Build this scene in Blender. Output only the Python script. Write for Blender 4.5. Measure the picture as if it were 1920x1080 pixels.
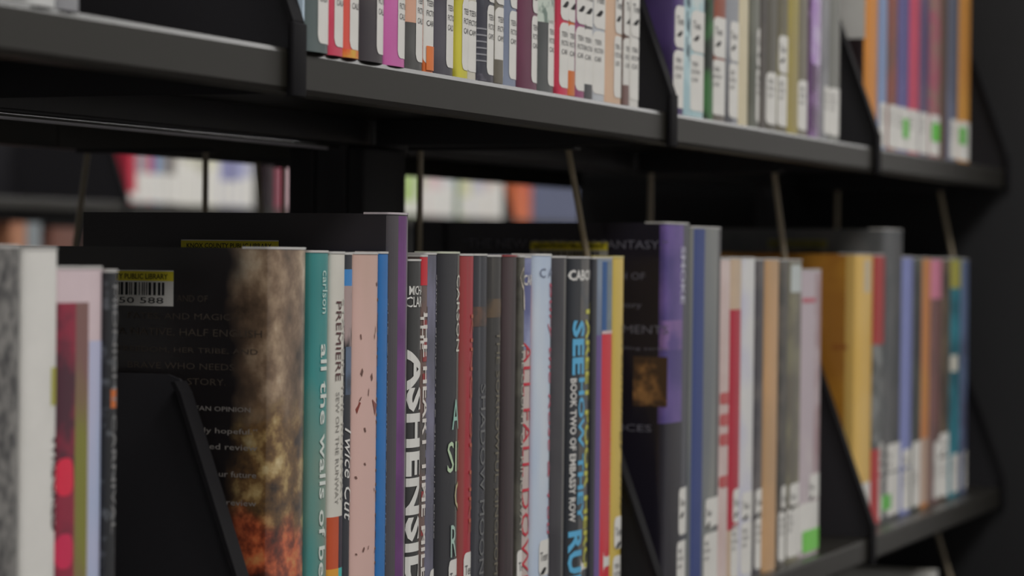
import bpy, bmesh, math, random
from mathutils import Matrix, Vector
for o in list(bpy.data.objects): bpy.data.objects.remove(o)
SC = bpy.context.scene
COL = SC.collection
RNG = random.Random(7)

# ------------------------------------------------------------------ camera
EYE = 1.25                                   # eye height above the floor
TH, PITCH, ROLL, FPX = 0.39482903, -0.01297072, 0.01122098, 4800.0
D_ = Vector((math.cos(TH)*math.cos(PITCH), math.sin(TH)*math.cos(PITCH), math.sin(PITCH)))
R0 = Vector((math.sin(TH), -math.cos(TH), 0)); U0 = R0.cross(D_)
R_ = math.cos(ROLL)*R0 + math.sin(ROLL)*U0
U_ = -math.sin(ROLL)*R0 + math.cos(ROLL)*U0
cd = bpy.data.cameras.new('camera'); cam = bpy.data.objects.new('camera', cd); COL.objects.link(cam)
cam.matrix_world = Matrix(((R_.x, U_.x, -D_.x, 0), (R_.y, U_.y, -D_.y, 0), (R_.z, U_.z, -D_.z, EYE), (0, 0, 0, 1)))
cd.sensor_width = 36; cd.lens = FPX/1920*36; cd.clip_start = .05
cd.dof.use_dof = True; cd.dof.focus_distance = 1.235; cd.dof.aperture_fstop = 9.5
SC.camera = cam

# ------------------------------------------------------------------ light
wd = bpy.data.worlds.new('world'); SC.world = wd; wd.use_nodes = True
wd.node_tree.nodes['Background'].inputs[0].default_value = (.72, .76, .86, 1)
wd.node_tree.nodes['Background'].inputs[1].default_value = .10
def area(name, loc, sx, sy, power, color=(1, .985, .965)):
    l = bpy.data.lights.new(name, 'AREA'); l.shape = 'RECTANGLE'; l.size = sx; l.size_y = sy
    l.energy = power; l.color = color
    o = bpy.data.objects.new(name, l); COL.objects.link(o); o.location = loc
    return o
# rows of ceiling panels over the aisle in front and the aisle behind
for i, x in enumerate((-3.2, -1.4, .4, 2.2, 4.0, 5.8, 7.6)):
    area('ceiling_lamp', (x, -.75, 2.85), 1.2, .6, 30)
for i, x in enumerate((2.6, 4.6, 6.6)):
    area('ceiling_lamp', (x, 1.55, 2.85), 1.2, .4, 30)
vs = SC.view_settings
vs.view_transform = 'Standard'; vs.look = 'None'; vs.gamma = 1; vs.exposure = -.52
vs.use_curve_mapping = False

# ------------------------------------------------------------------ measuring
def ray(px, py): return D_ + (px-960)/FPX*R_ - (py-540)/FPX*U_
def on_y(px, py, Y): v = ray(px, py); v = v*(Y/v.y); return Vector((v.x, v.y, v.z+EYE))   # on a plane parallel to the shelf front
def on_x(px, py, X): v = ray(px, py); v = v*(X/v.x); return Vector((v.x, v.y, v.z+EYE))   # on a plane across the shelf

# ------------------------------------------------------------------ materials
def lin(c): return c/12.92 if c <= .04045 else ((c+.055)/1.055)**2.4
GAIN = 1.75; SAT = .95                        # prints look a little faded
def rgb(h, g=None):
    g = GAIN if g is None else g
    c = [lin(int(h[i:i+2], 16)/255)*g for i in (0, 2, 4)]
    y = .2126*c[0]+.7152*c[1]+.0722*c[2]; c = [y+(v-y)*SAT for v in c]
    m = max(c)
    if m > .86: c = [v*.86/m for v in c]
    return (c[0], c[1], c[2], 1)
MATS = {}
def mat(h, rough=.42, coat=.34, spec=.32, h2=None, scale=60, stretch=(1, 1, 1), lo=.42, hi=.58, metal=0, detail=3, coat_r=.10, gain=None, h3=None):
    key = (h, rough, coat, spec, h2, scale, stretch, lo, hi, metal, detail, coat_r, gain, h3)
    if key in MATS: return MATS[key]
    m = bpy.data.materials.new('print_'+h); m.use_nodes = True; nt = m.node_tree; b = nt.nodes['Principled BSDF']
    b.inputs['Roughness'].default_value = rough; b.inputs['Metallic'].default_value = metal
    b.inputs['Specular IOR Level'].default_value = spec
    b.inputs['Coat Weight'].default_value = coat; b.inputs['Coat Roughness'].default_value = coat_r
    tc = nt.nodes.new('ShaderNodeTexCoord'); mp = nt.nodes.new('ShaderNodeMapping'); nz = nt.nodes.new('ShaderNodeTexNoise')
    mp.inputs['Scale'].default_value = stretch
    r = random.Random(str(key)); mp.inputs['Location'].default_value = (r.random()*9, r.random()*9, r.random()*9)
    nt.links.new(tc.outputs['Object'], mp.inputs['Vector']); nt.links.new(mp.outputs['Vector'], nz.inputs['Vector'])
    nz.inputs['Scale'].default_value = scale; nz.inputs['Detail'].default_value = detail
    cr = nt.nodes.new('ShaderNodeValToRGB'); e = cr.color_ramp.elements
    a = rgb(h, gain)
    if h2:
        e[0].position = lo; e[1].position = hi; e[0].color = a; e[1].color = rgb(h2, gain)
        if h3: n = e.new(min(.98, hi+(hi-lo))); n.color = rgb(h3, gain)
    else:                                        # slight uneven wear
        e[0].position = .3; e[1].position = .7
        e[0].color = (a[0]*.93, a[1]*.93, a[2]*.93, 1); e[1].color = a
    nt.links.new(nz.outputs['Fac'], cr.inputs['Fac']); nt.links.new(cr.outputs['Color'], b.inputs['Base Color'])
    MATS[key] = m
    return m
STEEL = mat('292722', rough=.34, coat=0, spec=.6, scale=300, gain=1.0)
STEELB = mat('1f1e21', rough=.5, coat=0, spec=.4, scale=300, gain=1.7)
FLANGE = mat('19181a', rough=.75, coat=0, spec=.12, scale=300, gain=1.2)
WIRE = mat('7d725e', rough=.35, coat=0, spec=.6)
PAPER = mat('c9c2b0', rough=.8, coat=0, spec=.2, stretch=(600, 1, 1), h2='a89f8c', scale=3, lo=.3, hi=.7)
WHITE = mat('b9b7b2', rough=.5, coat=.25)
INK = mat('1b1a1c', rough=.5, coat=0, gain=1.0)
GREY_INK = mat('4a494a', rough=.5, coat=0)
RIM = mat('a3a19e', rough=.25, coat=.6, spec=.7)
CARPET = mat('3a3634', rough=.95, coat=0, spec=.1, h2='2b292b', scale=180, gain=1.2)

# ------------------------------------------------------------------ mesh helpers
def link(name, me, parent=None, m=None):
    o = bpy.data.objects.new(name, me); COL.objects.link(o)
    if parent: o.parent = parent
    if m and me: me.materials.append(m)
    return o
def mesh(name, v, f, smooth=None):
    me = bpy.data.meshes.new(name); me.from_pydata(v, [], f); me.update()
    if smooth is not None:
        me.polygons.foreach_set('use_smooth', [True]*len(me.polygons)); me.set_sharp_from_angle(angle=smooth)
    return me
def tag(o, label, cat, group=None, kind=None):
    if label: o['label'] = label
    if cat: o['category'] = cat
    if group: o['group'] = group
    if kind: o['kind'] = kind
    return o
def empty(name, loc, label=None, cat=None, group=None):
    o = bpy.data.objects.new(name, None); COL.objects.link(o); o.location = loc; o.empty_display_size = .02
    return tag(o, label, cat, group)
def box_vf(a, b):
    v = [(x, y, z) for x in (a[0], b[0]) for y in (a[1], b[1]) for z in (a[2], b[2])]
    f = [(0, 1, 3, 2), (4, 6, 7, 5), (0, 4, 5, 1), (2, 3, 7, 6), (0, 2, 6, 4), (1, 5, 7, 3)]
    return v, f
def box(name, a, b, m, parent=None, bevel=0, seg=2):
    v, f = box_vf(a, b); me = mesh(name, v, f)
    if bevel:
        bm = bmesh.new(); bm.from_mesh(me)
        bmesh.ops.bevel(bm, geom=list(bm.edges), offset=bevel, segments=seg, profile=.5, affect='EDGES')
        bmesh.ops.recalc_face_normals(bm, faces=bm.faces); bm.to_mesh(me); bm.free()
        me.polygons.foreach_set('use_smooth', [True]*len(me.polygons)); me.set_sharp_from_angle(angle=math.radians(50))
    else:
        bm = bmesh.new(); bm.from_mesh(me); bmesh.ops.recalc_face_normals(bm, faces=bm.faces); bm.to_mesh(me); bm.free()
    return link(name, me, parent, m)
def prism_x(name, poly, x0, x1, m, parent=None):
    """polygon in (y, z) given thickness along x"""
    n = len(poly); v = [(x0, y, z) for y, z in poly]+[(x1, y, z) for y, z in poly]
    f = [tuple(range(n)), tuple(range(2*n-1, n-1, -1))]+[(i, (i+1) % n, n+(i+1) % n, n+i) for i in range(n)]
    me = mesh(name, v, f); bm = bmesh.new(); bm.from_mesh(me); bmesh.ops.recalc_face_normals(bm, faces=bm.faces); bm.to_mesh(me); bm.free()
    return link(name, me, parent, m)
def tube(name, pts, r, m, parent=None, n=8):
    v, f = [], []; P = [Vector(p) for p in pts]
    for i, p in enumerate(P):
        t = (P[min(i+1, len(P)-1)]-P[max(i-1, 0)]).normalized()
        a = t.cross(Vector((1, 0, 0)));
        if a.length < .1: a = t.cross(Vector((0, 1, 0)))
        a.normalize(); b = t.cross(a)
        for k in range(n):
            w = 2*math.pi*k/n; v.append(tuple(p+r*(math.cos(w)*a+math.sin(w)*b)))
    for i in range(len(P)-1):
        for k in range(n): f.append((i*n+k, i*n+(k+1) % n, (i+1)*n+(k+1) % n, (i+1)*n+k))
    f.append(tuple(range(n-1, -1, -1))); f.append(tuple((len(P)-1)*n+k for k in range(n)))
    return link(name, mesh(name, v, f, math.radians(60)), parent, m)
def rounded(pts, r=.012, k=5):
    P = [Vector(p) for p in pts]; out = [P[0]]
    for i in range(1, len(P)-1):
        a = P[i]+(P[i-1]-P[i]).normalized()*r; b = P[i]+(P[i+1]-P[i]).normalized()*r
        for j in range(k+1):
            t = j/k; out.append((1-t)**2*a+2*t*(1-t)*P[i]+t*t*b)
    return out+[P[-1]]
# flat lettering, cached per string: list of verts in a 0..1 box and polygons
GLY = {}
def glyphs(s, shear=0, bold=0, cut=0):
    key = (s, shear, bold, cut)
    if key not in GLY:
        c = bpy.data.curves.new('lettering', 'FONT'); c.body = s; c.resolution_u = 2; c.shear = shear; c.offset = bold
        o = bpy.data.objects.new('lettering', c); me = bpy.data.meshes.new_from_object(o)
        if cut:                                   # extra cuts so that the print can follow the rounded spine
            bm = bmesh.new(); bm.from_mesh(me); ax = 0 if cut == 1 else 1
            lo = min(q.co[ax] for q in bm.verts); hi = max(q.co[ax] for q in bm.verts); no = (1, 0, 0) if ax == 0 else (0, 1, 0)
            for j in range(1, 8):
                p = lo+(hi-lo)*j/8
                bmesh.ops.bisect_plane(bm, geom=list(bm.verts)+list(bm.edges)+list(bm.faces), plane_co=(p, p, 0), plane_no=no)
            bm.to_mesh(me); bm.free()
        v = [(p.co.x, p.co.y) for p in me.vertices]; f = [tuple(p.vertices) for p in me.polygons]
        x0 = min(a for a, b in v); x1 = max(a for a, b in v); y0 = min(b for a, b in v); y1 = max(b for a, b in v)
        GLY[key] = ([((a-x0)/(x1-x0), (b-y0)/(y1-y0)) for a, b in v], f, (x1-x0)/(y1-y0))
        bpy.data.objects.remove(o); bpy.data.curves.remove(c); bpy.data.meshes.remove(me)
    return GLY[key]

# ------------------------------------------------------------------ the book
class Book:
    """upright book, spine to the front: local x across the spine, y into the shelf, z up (metres)"""
    def __init__(s, X0, X1, Y, Z, H, D, m, label, group, cat='book', name='book', bulge=None, detail=True, rim=None, hollow=True):
        s.t = X1-X0-.0005; s.H = H; s.D = D; s.X0 = X0; s.Y = Y; s.Z = Z
        s.root = empty(name, (X0, Y, Z), label, cat, group)
        t = s.t; s.b = b = bulge if bulge is not None else min(.0032, t*.15); n = 2.4; N = 14 if detail else 8
        path = []
        for i in range(N+1):
            ph = math.pi*(1-i/N); c, q = math.cos(ph), math.sin(ph)
            path.append((t/2*(1+math.copysign(abs(c)**(2/n), c)), b*(1-abs(q)**(2/n))))
        s.sp = path
        s.arc = [0]
        for i in range(N): s.arc.append(s.arc[-1]+math.dist(path[i], path[i+1]))
        s.L = s.arc[-1]
        th = .0014 if t > .006 else t*.2
        outer = [(0, D), (0, b+.004)]+path+[(t, b+.004), (t, D)]
        ti = t-2*th
        inner = [(th, D), (th, b+.006)]+[(th+p[0]/t*ti, p[1]+th) for p in path]+[(t-th, b+.006), (t-th, D)]
        k = len(outer); v = []; f = []
        for z in (0, H):
            v += [(x, y, z) for x, y in outer]; v += [(x, y, z) for x, y in inner]
        for i in range(k-1):
            f.append((i, i+1, 2*k+i+1, 2*k+i)); f.append((k+i+1, k+i, 3*k+i, 3*k+i+1))
            f.append((2*k+i, 2*k+i+1, 3*k+i+1, 3*k+i)); f.append((i+1, i, k+i, k+i+1))
        f.append((0, 2*k, 3*k, k)); f.append((k-1, 2*k-1, 4*k-1, 3*k-1))
        s.cover = link('cover', mesh('cover', v, f, math.radians(40)), s.root, m)
        pv, pf = box_vf((th+.0002, b+th+.002, .003), (t-th-.0002, D-.004, H-.003))
        link('page_block', mesh('page_block', pv, pf), s.root, PAPER)
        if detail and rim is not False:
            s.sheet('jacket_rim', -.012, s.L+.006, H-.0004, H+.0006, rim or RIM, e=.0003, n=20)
    def P(s, a, e=0):
        """point at arc length a over the spine (beyond either end it runs on over the boards)"""
        if a <= 0: return (-e, s.b-a)
        if a >= s.L: return (s.t+e, s.b+a-s.L)
        i = 0
        while s.arc[i+1] < a: i += 1
        u = (a-s.arc[i])/(s.arc[i+1]-s.arc[i]); p, q = s.sp[i], s.sp[i+1]
        dx, dy = q[0]-p[0], q[1]-p[1]; l = math.hypot(dx, dy)
        return (p[0]+u*dx+e*dy/l, p[1]+u*dy-e*dx/l)
    def sheet(s, name, a0, a1, z0, z1, m, e=.0002, r=0, n=12, parent=None):
        """print or sticker over the spine; r rounds its corners"""
        v = []; f = []
        st = sorted(set([a0, a1]+[a0+(a1-a0)*i/n for i in range(n+1)]+[x for x in s.arc if a0 < x < a1]+([a0+r*j/4 for j in range(4)]+[a1-r*j/4 for j in range(4)] if r else [])))
        st = [x for x in st if a0 <= x <= a1]
        for a in st:
            d = min(a-a0, a1-a); k = 0
            if r and d < r: k = r-math.sqrt(max(0, r*r-(r-d)**2))
            x, y = s.P(a, e); v += [(x, y, z0+k), (x, y, z1-k)]
        for i in range(len(st)-1): f.append((2*i, 2*i+2, 2*i+3, 2*i+1))
        return link(name, mesh(name, v, f, math.radians(50)), parent or s.root, m)
    def f(s, u): return u*s.L
    def zpx(s, py, px=None):
        """height on the spine of a row measured in the photograph"""
        if px is None: px = s.px
        return on_y(px, py, s.Y).z-s.Z
    def band(s, u0, u1, z0, z1, m, name='printed_band', e=.00012, **k): return s.sheet(name, s.f(u0), s.f(u1), z0, z1, m, e, **k)
    def vtext(s, txt, ztop, zbot, u, h, m, name='title', shear=0, bold=0, e=.00035, parent=None):
        """lettering that reads down the spine; u = middle, h = letter height, both as shares of the spine"""
        g, fc, _ = glyphs(txt, shear, bold, 2); v = []
        for a, b in g:
            x, y = s.P(s.f(u-h/2+b*h), e); v.append((x, y, ztop+(zbot-ztop)*a))
        return link(name, mesh(name, v, fc), parent or s.root, m)
    def htext(s, txt, a0, a1, z0, z1, m, name='lettering', e=.00045, bold=0, shear=0, parent=None):
        g, fc, _ = glyphs(txt, shear, bold, 1); v = []
        for a, b in g:
            x, y = s.P(a0+(a1-a0)*a, e); v.append((x, y, z0+(z1-z0)*b))
        return link(name, mesh(name, v, fc), parent or s.root, m)
    # print on the back cover (the left board)
    def side(s, name, y0, y1, z0, z1, m, e=.00015, parent=None):
        v = [(-e, y0, z0), (-e, y1, z0), (-e, y1, z1), (-e, y0, z1)]
        return link(name, mesh(name, v, [(0, 3, 2, 1)]), parent or s.root, m)
    def stext(s, txt, yback, yfront, z0, z1, m, name='blurb', e=.0003, bold=0, parent=None):
        g, fc, _ = glyphs(txt, 0, bold)
        v = [(-e, yback+(yfront-yback)*a, z0+(z1-z0)*b) for a, b in g]
        return link(name, mesh(name, v, fc), parent or s.root, m)
    def syz(s, px, py):
        p = on_x(px, py, s.X0); return p.y-s.Y, p.z-s.Z
    def stext_px(s, txt, px0, px1, py0, py1, m, **k):
        yb, zt = s.syz(px0, py0); yf, _ = s.syz(px1, py0); _, zb = s.syz((px0+px1)/2, py1)
        return s.stext(txt, yb, yf, zb, zt, m, **k)
    # library labels
    def call(s, code='CALD', u0=.42, z0=.004, z1=.039, wrap=.007, m=None, text=True):
        lb = s.sheet('spine_label', s.f(u0), s.L+wrap, z0, z1, m or WHITE, e=.0002, r=min(.0035, s.L*.25))
        if text:
            a = s.f(u0)+.0016
            for w, z, wd in (('TEEN', .0315, .0075), ('FICTION', .0268, .0105), (code, .0220, .0075)):
                s.htext(w, a, a+wd, z0-.004+z, z0-.004+z+.0027, GREY_INK, 'lettering', e=.0004, parent=lb)
        return lb
    def genre(s, u0=.45, z0=.0405, z1=.066, wrap=.007, swoosh=True):
        lb = s.sheet('genre_label', s.f(u0), s.L+wrap, z0, z1, WHITE, e=.0003, r=min(.0035, s.L*.25))
        a = s.f(u0)+.0014
        s.htext('Teen', a, a+.011, z1-.0115, z1-.0065, GREY_INK, 'lettering', e=.0005, parent=lb)
        if swoosh:                               # dark leaf-shaped mark under the word
            pts = []
            for i in range(13):
                w = i/12; pts.append((w, .75*math.sin(w*math.pi)*(.5+.5*w)))
            up = [(a+.009*w, z1-.0185+.0028*w+.0028*k) for w, k in pts]; dn = [(a+.009*w, z1-.0185+.0028*w-.0028*k) for w, k in pts]
            v = [(*s.P(x, .0005), z) for x, z in up]+[(*s.P(x, .0005), z) for x, z in dn]
            fc = [(i, i+1, 13+i+1, 13+i) for i in range(12)]
            link('mark', mesh('mark', v, fc), lb, INK)
        return lb
def barcode(bk, yb, yf, z0, z1, digits='0 850 588', head='KNOX COUNTY PUBLIC LIBRARY', dim=WHITE, yellow=None):
    """library sticker on the back cover: yellow heading, bars, number"""
    st = bk.side('library_sticker', yf, yb, z0, z1, dim, e=.0002)
    h = z1-z0
    bk.side('heading_strip', yf, yb, z1-.30*h, z1-.03*h, yellow, e=.0003, parent=st)
    bk.stext(head, yb-.06*(yb-yf), yf+.07*(yb-yf), z1-.25*h, z1-.10*h, INK, name='lettering', e=.0004, bold=.012, parent=st)
    v = []; f = []; y = yb-.08*(yb-yf); r = random.Random(3)
    while y > yf+.10*(yb-yf):
        w = r.choice((.0005, .0005, .0009, .0013)); i = len(v)
        v += [(-.0004, y, z0+.30*h), (-.0004, y-w, z0+.30*h), (-.0004, y-w, z0+.66*h), (-.0004, y, z0+.66*h)]; f.append((i, i+1, i+2, i+3))
        y -= w+r.choice((.0005, .0007, .0011))
    link('barcode', mesh('barcode', v, f), st, INK)
    bk.stext(digits, yb-.06*(yb-yf), yf+.12*(yb-yf), z0+.07*h, z0+.24*h, INK, name='number', e=.0004, parent=st)
    return st

# ------------------------------------------------------------------ the shelving
UP, LO, BASE = EYE+.0863, EYE-.2168, EYE-.5200        # deck heights
LIP = .505                                             # front face of the shelf lips
BR = [.4860+.4865*k for k in range(5)]                 # bracket positions
WALL = mat('b4b3b2', rough=.8, coat=0, spec=.2)
CEIL = mat('b0aeaa', rough=.9, coat=0, spec=.1)
for nm, a, b, m in (('floor', (-4, -3, -.05), (9, 4.5, 0), CARPET), ('ceiling', (-4, -3, 3.0), (9, 4.5, 3.05), CEIL),
                    ('wall_front', (-4, -3.05, 0), (9, -3, 3), WALL), ('wall_back', (-4, 4.5, 0), (9, 4.55, 3), WALL),
                    ('wall_left', (-4.05, -3, 0), (-4, 4.5, 3), WALL), ('wall_right', (9, -3, 0), (9.05, 4.5, 3), WALL)):
    box(nm, a, b, m)['kind'] = 'structure'

def shelf(x0, x1, z, front, back, label, lipm=STEEL):
    """folded steel shelf: deck, front lip with rolled edges, back lip; front/back are y positions"""
    s = 1 if back > front else -1
    r = empty('steel_shelf', (x0, front, z), label, 'shelf', 'dark steel library shelves'); w = x1-x0; d = abs(back-front)
    def Y(a, b): return (min(s*a, s*b), max(s*a, s*b))
    lip = [(0, -.0164), (0, -.0020), (.0008, 0), (.013, 0), (.013, -.0186), (.0012, -.0186)]
    prism_x('front_lip', [(s*p, q) for p, q in lip], 0, w, lipm, r)
    a, b = Y(.0125, d); box('deck', (0, a, -.0022), (w, b, -.0004), lipm, r)
    a, b = Y(d-.010, d); box('back_lip', (0, a, -.0186), (w, b, -.0005), STEELB, r, .0012)
    return r
def bracket(x, z, front, back, label):
    """sheet-steel bracket: plate with sloping front, folded flange along the slope, clip over the lip"""
    s = 1 if back > front else -1
    r = empty('shelf_bracket', (x, front, z), label, 'bracket', 'black steel shelf brackets'); d = abs(back-front)
    poly = [(0, -.0186), (-.001, .012), (.052, .156), (.056, .161), (.062, .163), (d, .163), (d, -.0186)]
    prism_x('plate', [(s*y, q) for y, q in poly], -.0008, .0008, STEELB, r)
    fl = [(-.0016, -.020), (-.0022, .012), (.0505, .1555), (.0535, .1605)]
    n = len(fl); inn = [(y+.0022, q-.0003) for y, q in fl]
    poly = fl+inn[::-1]
    v = []; f = []
    for x0 in (-.0095, .0008): v += [(x0, s*y, q) for y, q in poly]
    k = len(poly)
    for i in range(k): f.append((i, (i+1) % k, k+(i+1) % k, k+i))
    for i in range(n-1):
        f.append((i, i+1, k-2-i, k-1-i)); f.append((k+i+1, k+i, 2*k-1-i, 2*k-2-i))
    me = mesh('flange', v, f); bm = bmesh.new(); bm.from_mesh(me); bmesh.ops.recalc_face_normals(bm, faces=bm.faces); bm.to_mesh(me); bm.free()
    link('flange', me, r, FLANGE)
    a, b = sorted((s*-.0036, s*-.0012))
    box('lip_clip', (-.0115, a, -.0205), (.0012, b, .011), FLANGE, r, .0008)
    return r
LV = ((UP, 'upper'), (LO, 'lower'), (BASE, 'lowest'))
for z, w in LV:
    shelf(BR[0], BR[2]-.0006, z, LIP, .715, f'dark steel {w} shelf of the near bay with rolled front lip')
    shelf(BR[2]+.0006, BR[4], z, LIP, .715, f'dark steel {w} shelf of the bay beside the end panel')
    shelf(BR[0], BR[2]-.0006, z, .950, .738, f'rear-facing dark steel {w} shelf behind the near bay')
    shelf(BR[2]+.0006, BR[4], z, .950, .738, f'rear-facing dark steel {w} shelf behind the far bay')
NM = ('at the near end of the', 'between empty stretch and first full row on the', 'in the middle of the', 'before the last section on the', 'against the end panel on the')
for z, w in LV:
    for k in range(5):
        bracket(BR[k], z, LIP, .702, f'black sloping steel bracket {NM[k]} {w} shelf')
fr = empty('shelving_frame', (0, 0, 0), 'black double-sided library shelving frame with posts and solid end panel', 'shelving')
for x in (BR[0]-.01, 1.4445): box('post', (x, .7155, 0), (x+.060, .7375, 1.75), STEELB, fr, .002)
box('post', (1.4445, .703, LO+.001), (1.507, .7150, UP-.0195), STEELB, fr, .002)
box('post', (1.4445, .738, LO+.001), (1.507, .757, UP-.0195), STEELB, fr, .002)
box('post', (BR[4]-.05, .7155, 0), (BR[4]+.004, .7375, 1.75), STEELB, fr, .002)
box('end_panel', (BR[4]+.006, .425, 0), (BR[4]+.030, .945, 1.80), mat('1b1b1d', rough=.55, coat=0, gain=1.1), fr, .003)
GLINT = mat('a09ea6', rough=.3, coat=0, spec=.6)  # pale colour imitating light caught along the shelves' back edges
tube('edge_glint', [(BR[0], .7290, EYE+.0662), (1.4440, .7290, EYE+.0662)], .0013, GLINT, fr)  # added tube, no real rail: draws the bright line under the back edges
tube('edge_glint', [(BR[0], .7215, EYE+.0667), (1.4440, .7215, EYE+.0667)], .0008, STEEL, fr)  # fainter added tube for the second edge line
box('kick_plate', (BR[0], .56, 0), (BR[4], .90, .09), STEELB, fr)
box('top_rail', (BR[0], .7155, 1.70), (BR[4], .7375, 1.75), STEELB, fr)

# wire book supports hanging under the shelves
def wire(x, yt, yb, ztop, zbot, depth, label, s=1, thick=.0021):
    pts = [(x, yt+s*depth, ztop), (x, yt+s*(depth+.004), zbot), (x, yb, zbot), (x, yt, ztop)]
    dz = (ztop-zbot)
    k = (yb-yt)/dz
    pts = [(0, s*depth, -.0), (0, s*depth, -dz), (0, yb-yt, -dz), (0, 0, 0)]
    r = empty('wire_book_support', (x, yt, ztop), label, 'book support', 'bent wire book supports')
    tube('wire', rounded(pts, .016), thick, WIRE, r)
    a, b = sorted((-s*.006, s*(depth+.006)))
    box('clip', (-.006, a, 0), (.006, b, .0025), STEELB, r, .0006)
Z0 = UP-.0186
def wire_px(X, p0, p1, label, s=1, depth=.10, drop=.17, z=None):
    a = on_x(*p0, X); b = on_x(*p1, X); k = (b.y-a.y)/(a.z-b.z); zt = (z or Z0)-.003
    yt = a.y-k*(zt-a.z)
    wire(X, yt, yt+k*drop, zt, zt-drop, depth, label, s)
wire_px(1.466, (1060, 250), (1100, 475), 'brown bent wire support hanging just before the tall purple book')
wire_px(1.885, (1450, 310), (1466, 440), 'bent wire support hanging under the upper shelf before the orange book')
wire_px(2.395, (1760, 345), (1786, 480), 'bent wire support hanging under the upper shelf beside the end panel', drop=.095)
wire_px(2.38, (1758, 1000), (1776, 1062), 'bent wire support hanging under the lower shelf near the end panel', z=LO-.0186, drop=.08)
wire_px(1.47, (165, 281), (150, 395), 'bright bent wire support hanging from the rear-facing shelf at the left', s=-1, depth=.09)
wire_px(1.64, (480, 275), (489, 395), 'dark bent wire support of the rear-facing shelf left of the post', s=-1, depth=.09)
wire_px(1.75, (736, 240), (726, 395), 'faint bent wire support seen against the black post', s=1, depth=.09)

# ------------------------------------------------------------------ books on the lower shelf
LAST = {}
def after(group, x0):
    return max(x0, LAST.get(group, -9)+.0001)
def lower(px0, px1, ytop, D, m, label, group, Y=.525, **k):
    y0 = Y+RNG.uniform(-.0012, .0012)
    a = on_y(px0, 490, Y); b = on_y(px1, 490, Y); mid = on_y((px0+px1)/2, ytop, Y)
    xa = after(group, a.x); LAST[group] = b.x
    bk = Book(xa, b.x, y0, LO, mid.z-LO, D, m, label, group, **k); bk.px = (px0+px1)/2
    return bk
G0 = 'books at the near end of the lower shelf'
b = lower(-58, 48, 462, .150, mat('686663', h2='343334', scale=230, lo=.42, hi=.62, stretch=(1, 1, .7)), 'grey and black speckled book at the very left of the lower shelf', G0, Y=.515)
b = lower(48, 114, 466, .150, mat('c2c0bb', rough=.5), 'plain white book between the grey speckled and the pink books', G0, Y=.515)
b.band(.70, .93, b.zpx(762), b.zpx(690), mat('8f8c33'))
b.vtext('WRECKED', b.zpx(815), b.zpx(1000), .90, .30, INK, bold=.02)
b = lower(114, 199, 502, .150, mat('b5a3a7'), 'pale pink book with a red and grey picture panel on its spine', G0, Y=.515, bulge=.0014)
b.band(.66, 1, .0, b.zpx(640), mat('9a9cb4', h2='8299b4', scale=14, stretch=(1, 1, .5), lo=.4, hi=.6), 'printed_art')
b.band(.0, .36, .0, b.zpx(567), mat('7a2034', h2='40202c', scale=45, lo=.45, hi=.6), 'picture_panel')
b.band(.0, .33, b.zpx(925), b.zpx(855), mat('c0203c'), 'picture_blot', e=.0002, r=.004)
b.band(.0, .33, b.zpx(1060), b.zpx(995), mat('b01f45'), 'picture_blot', e=.0002, r=.004)
b.band(.36, .64, .0, b.zpx(567), mat('6b4c48', h2='6b6a28', scale=30, stretch=(1, 1, .35), lo=.4, hi=.6), 'picture_panel')
b = lower(199, 220, 508, .150, mat('1f2023', h2='4a4d52', scale=220, lo=.58, hi=.7), 'thin black book before the empty stretch of the lower shelf', G0, Y=.515)
b.vtext('MIDNIGHT CARNIVAL', b.zpx(535), b.zpx(1000), .6, .35, mat('7d7c7c'))
b.band(.35, .9, b.zpx(765), b.zpx(730), mat('b05a1e'))

G1 = 'books in the first full row of the lower shelf'
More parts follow.
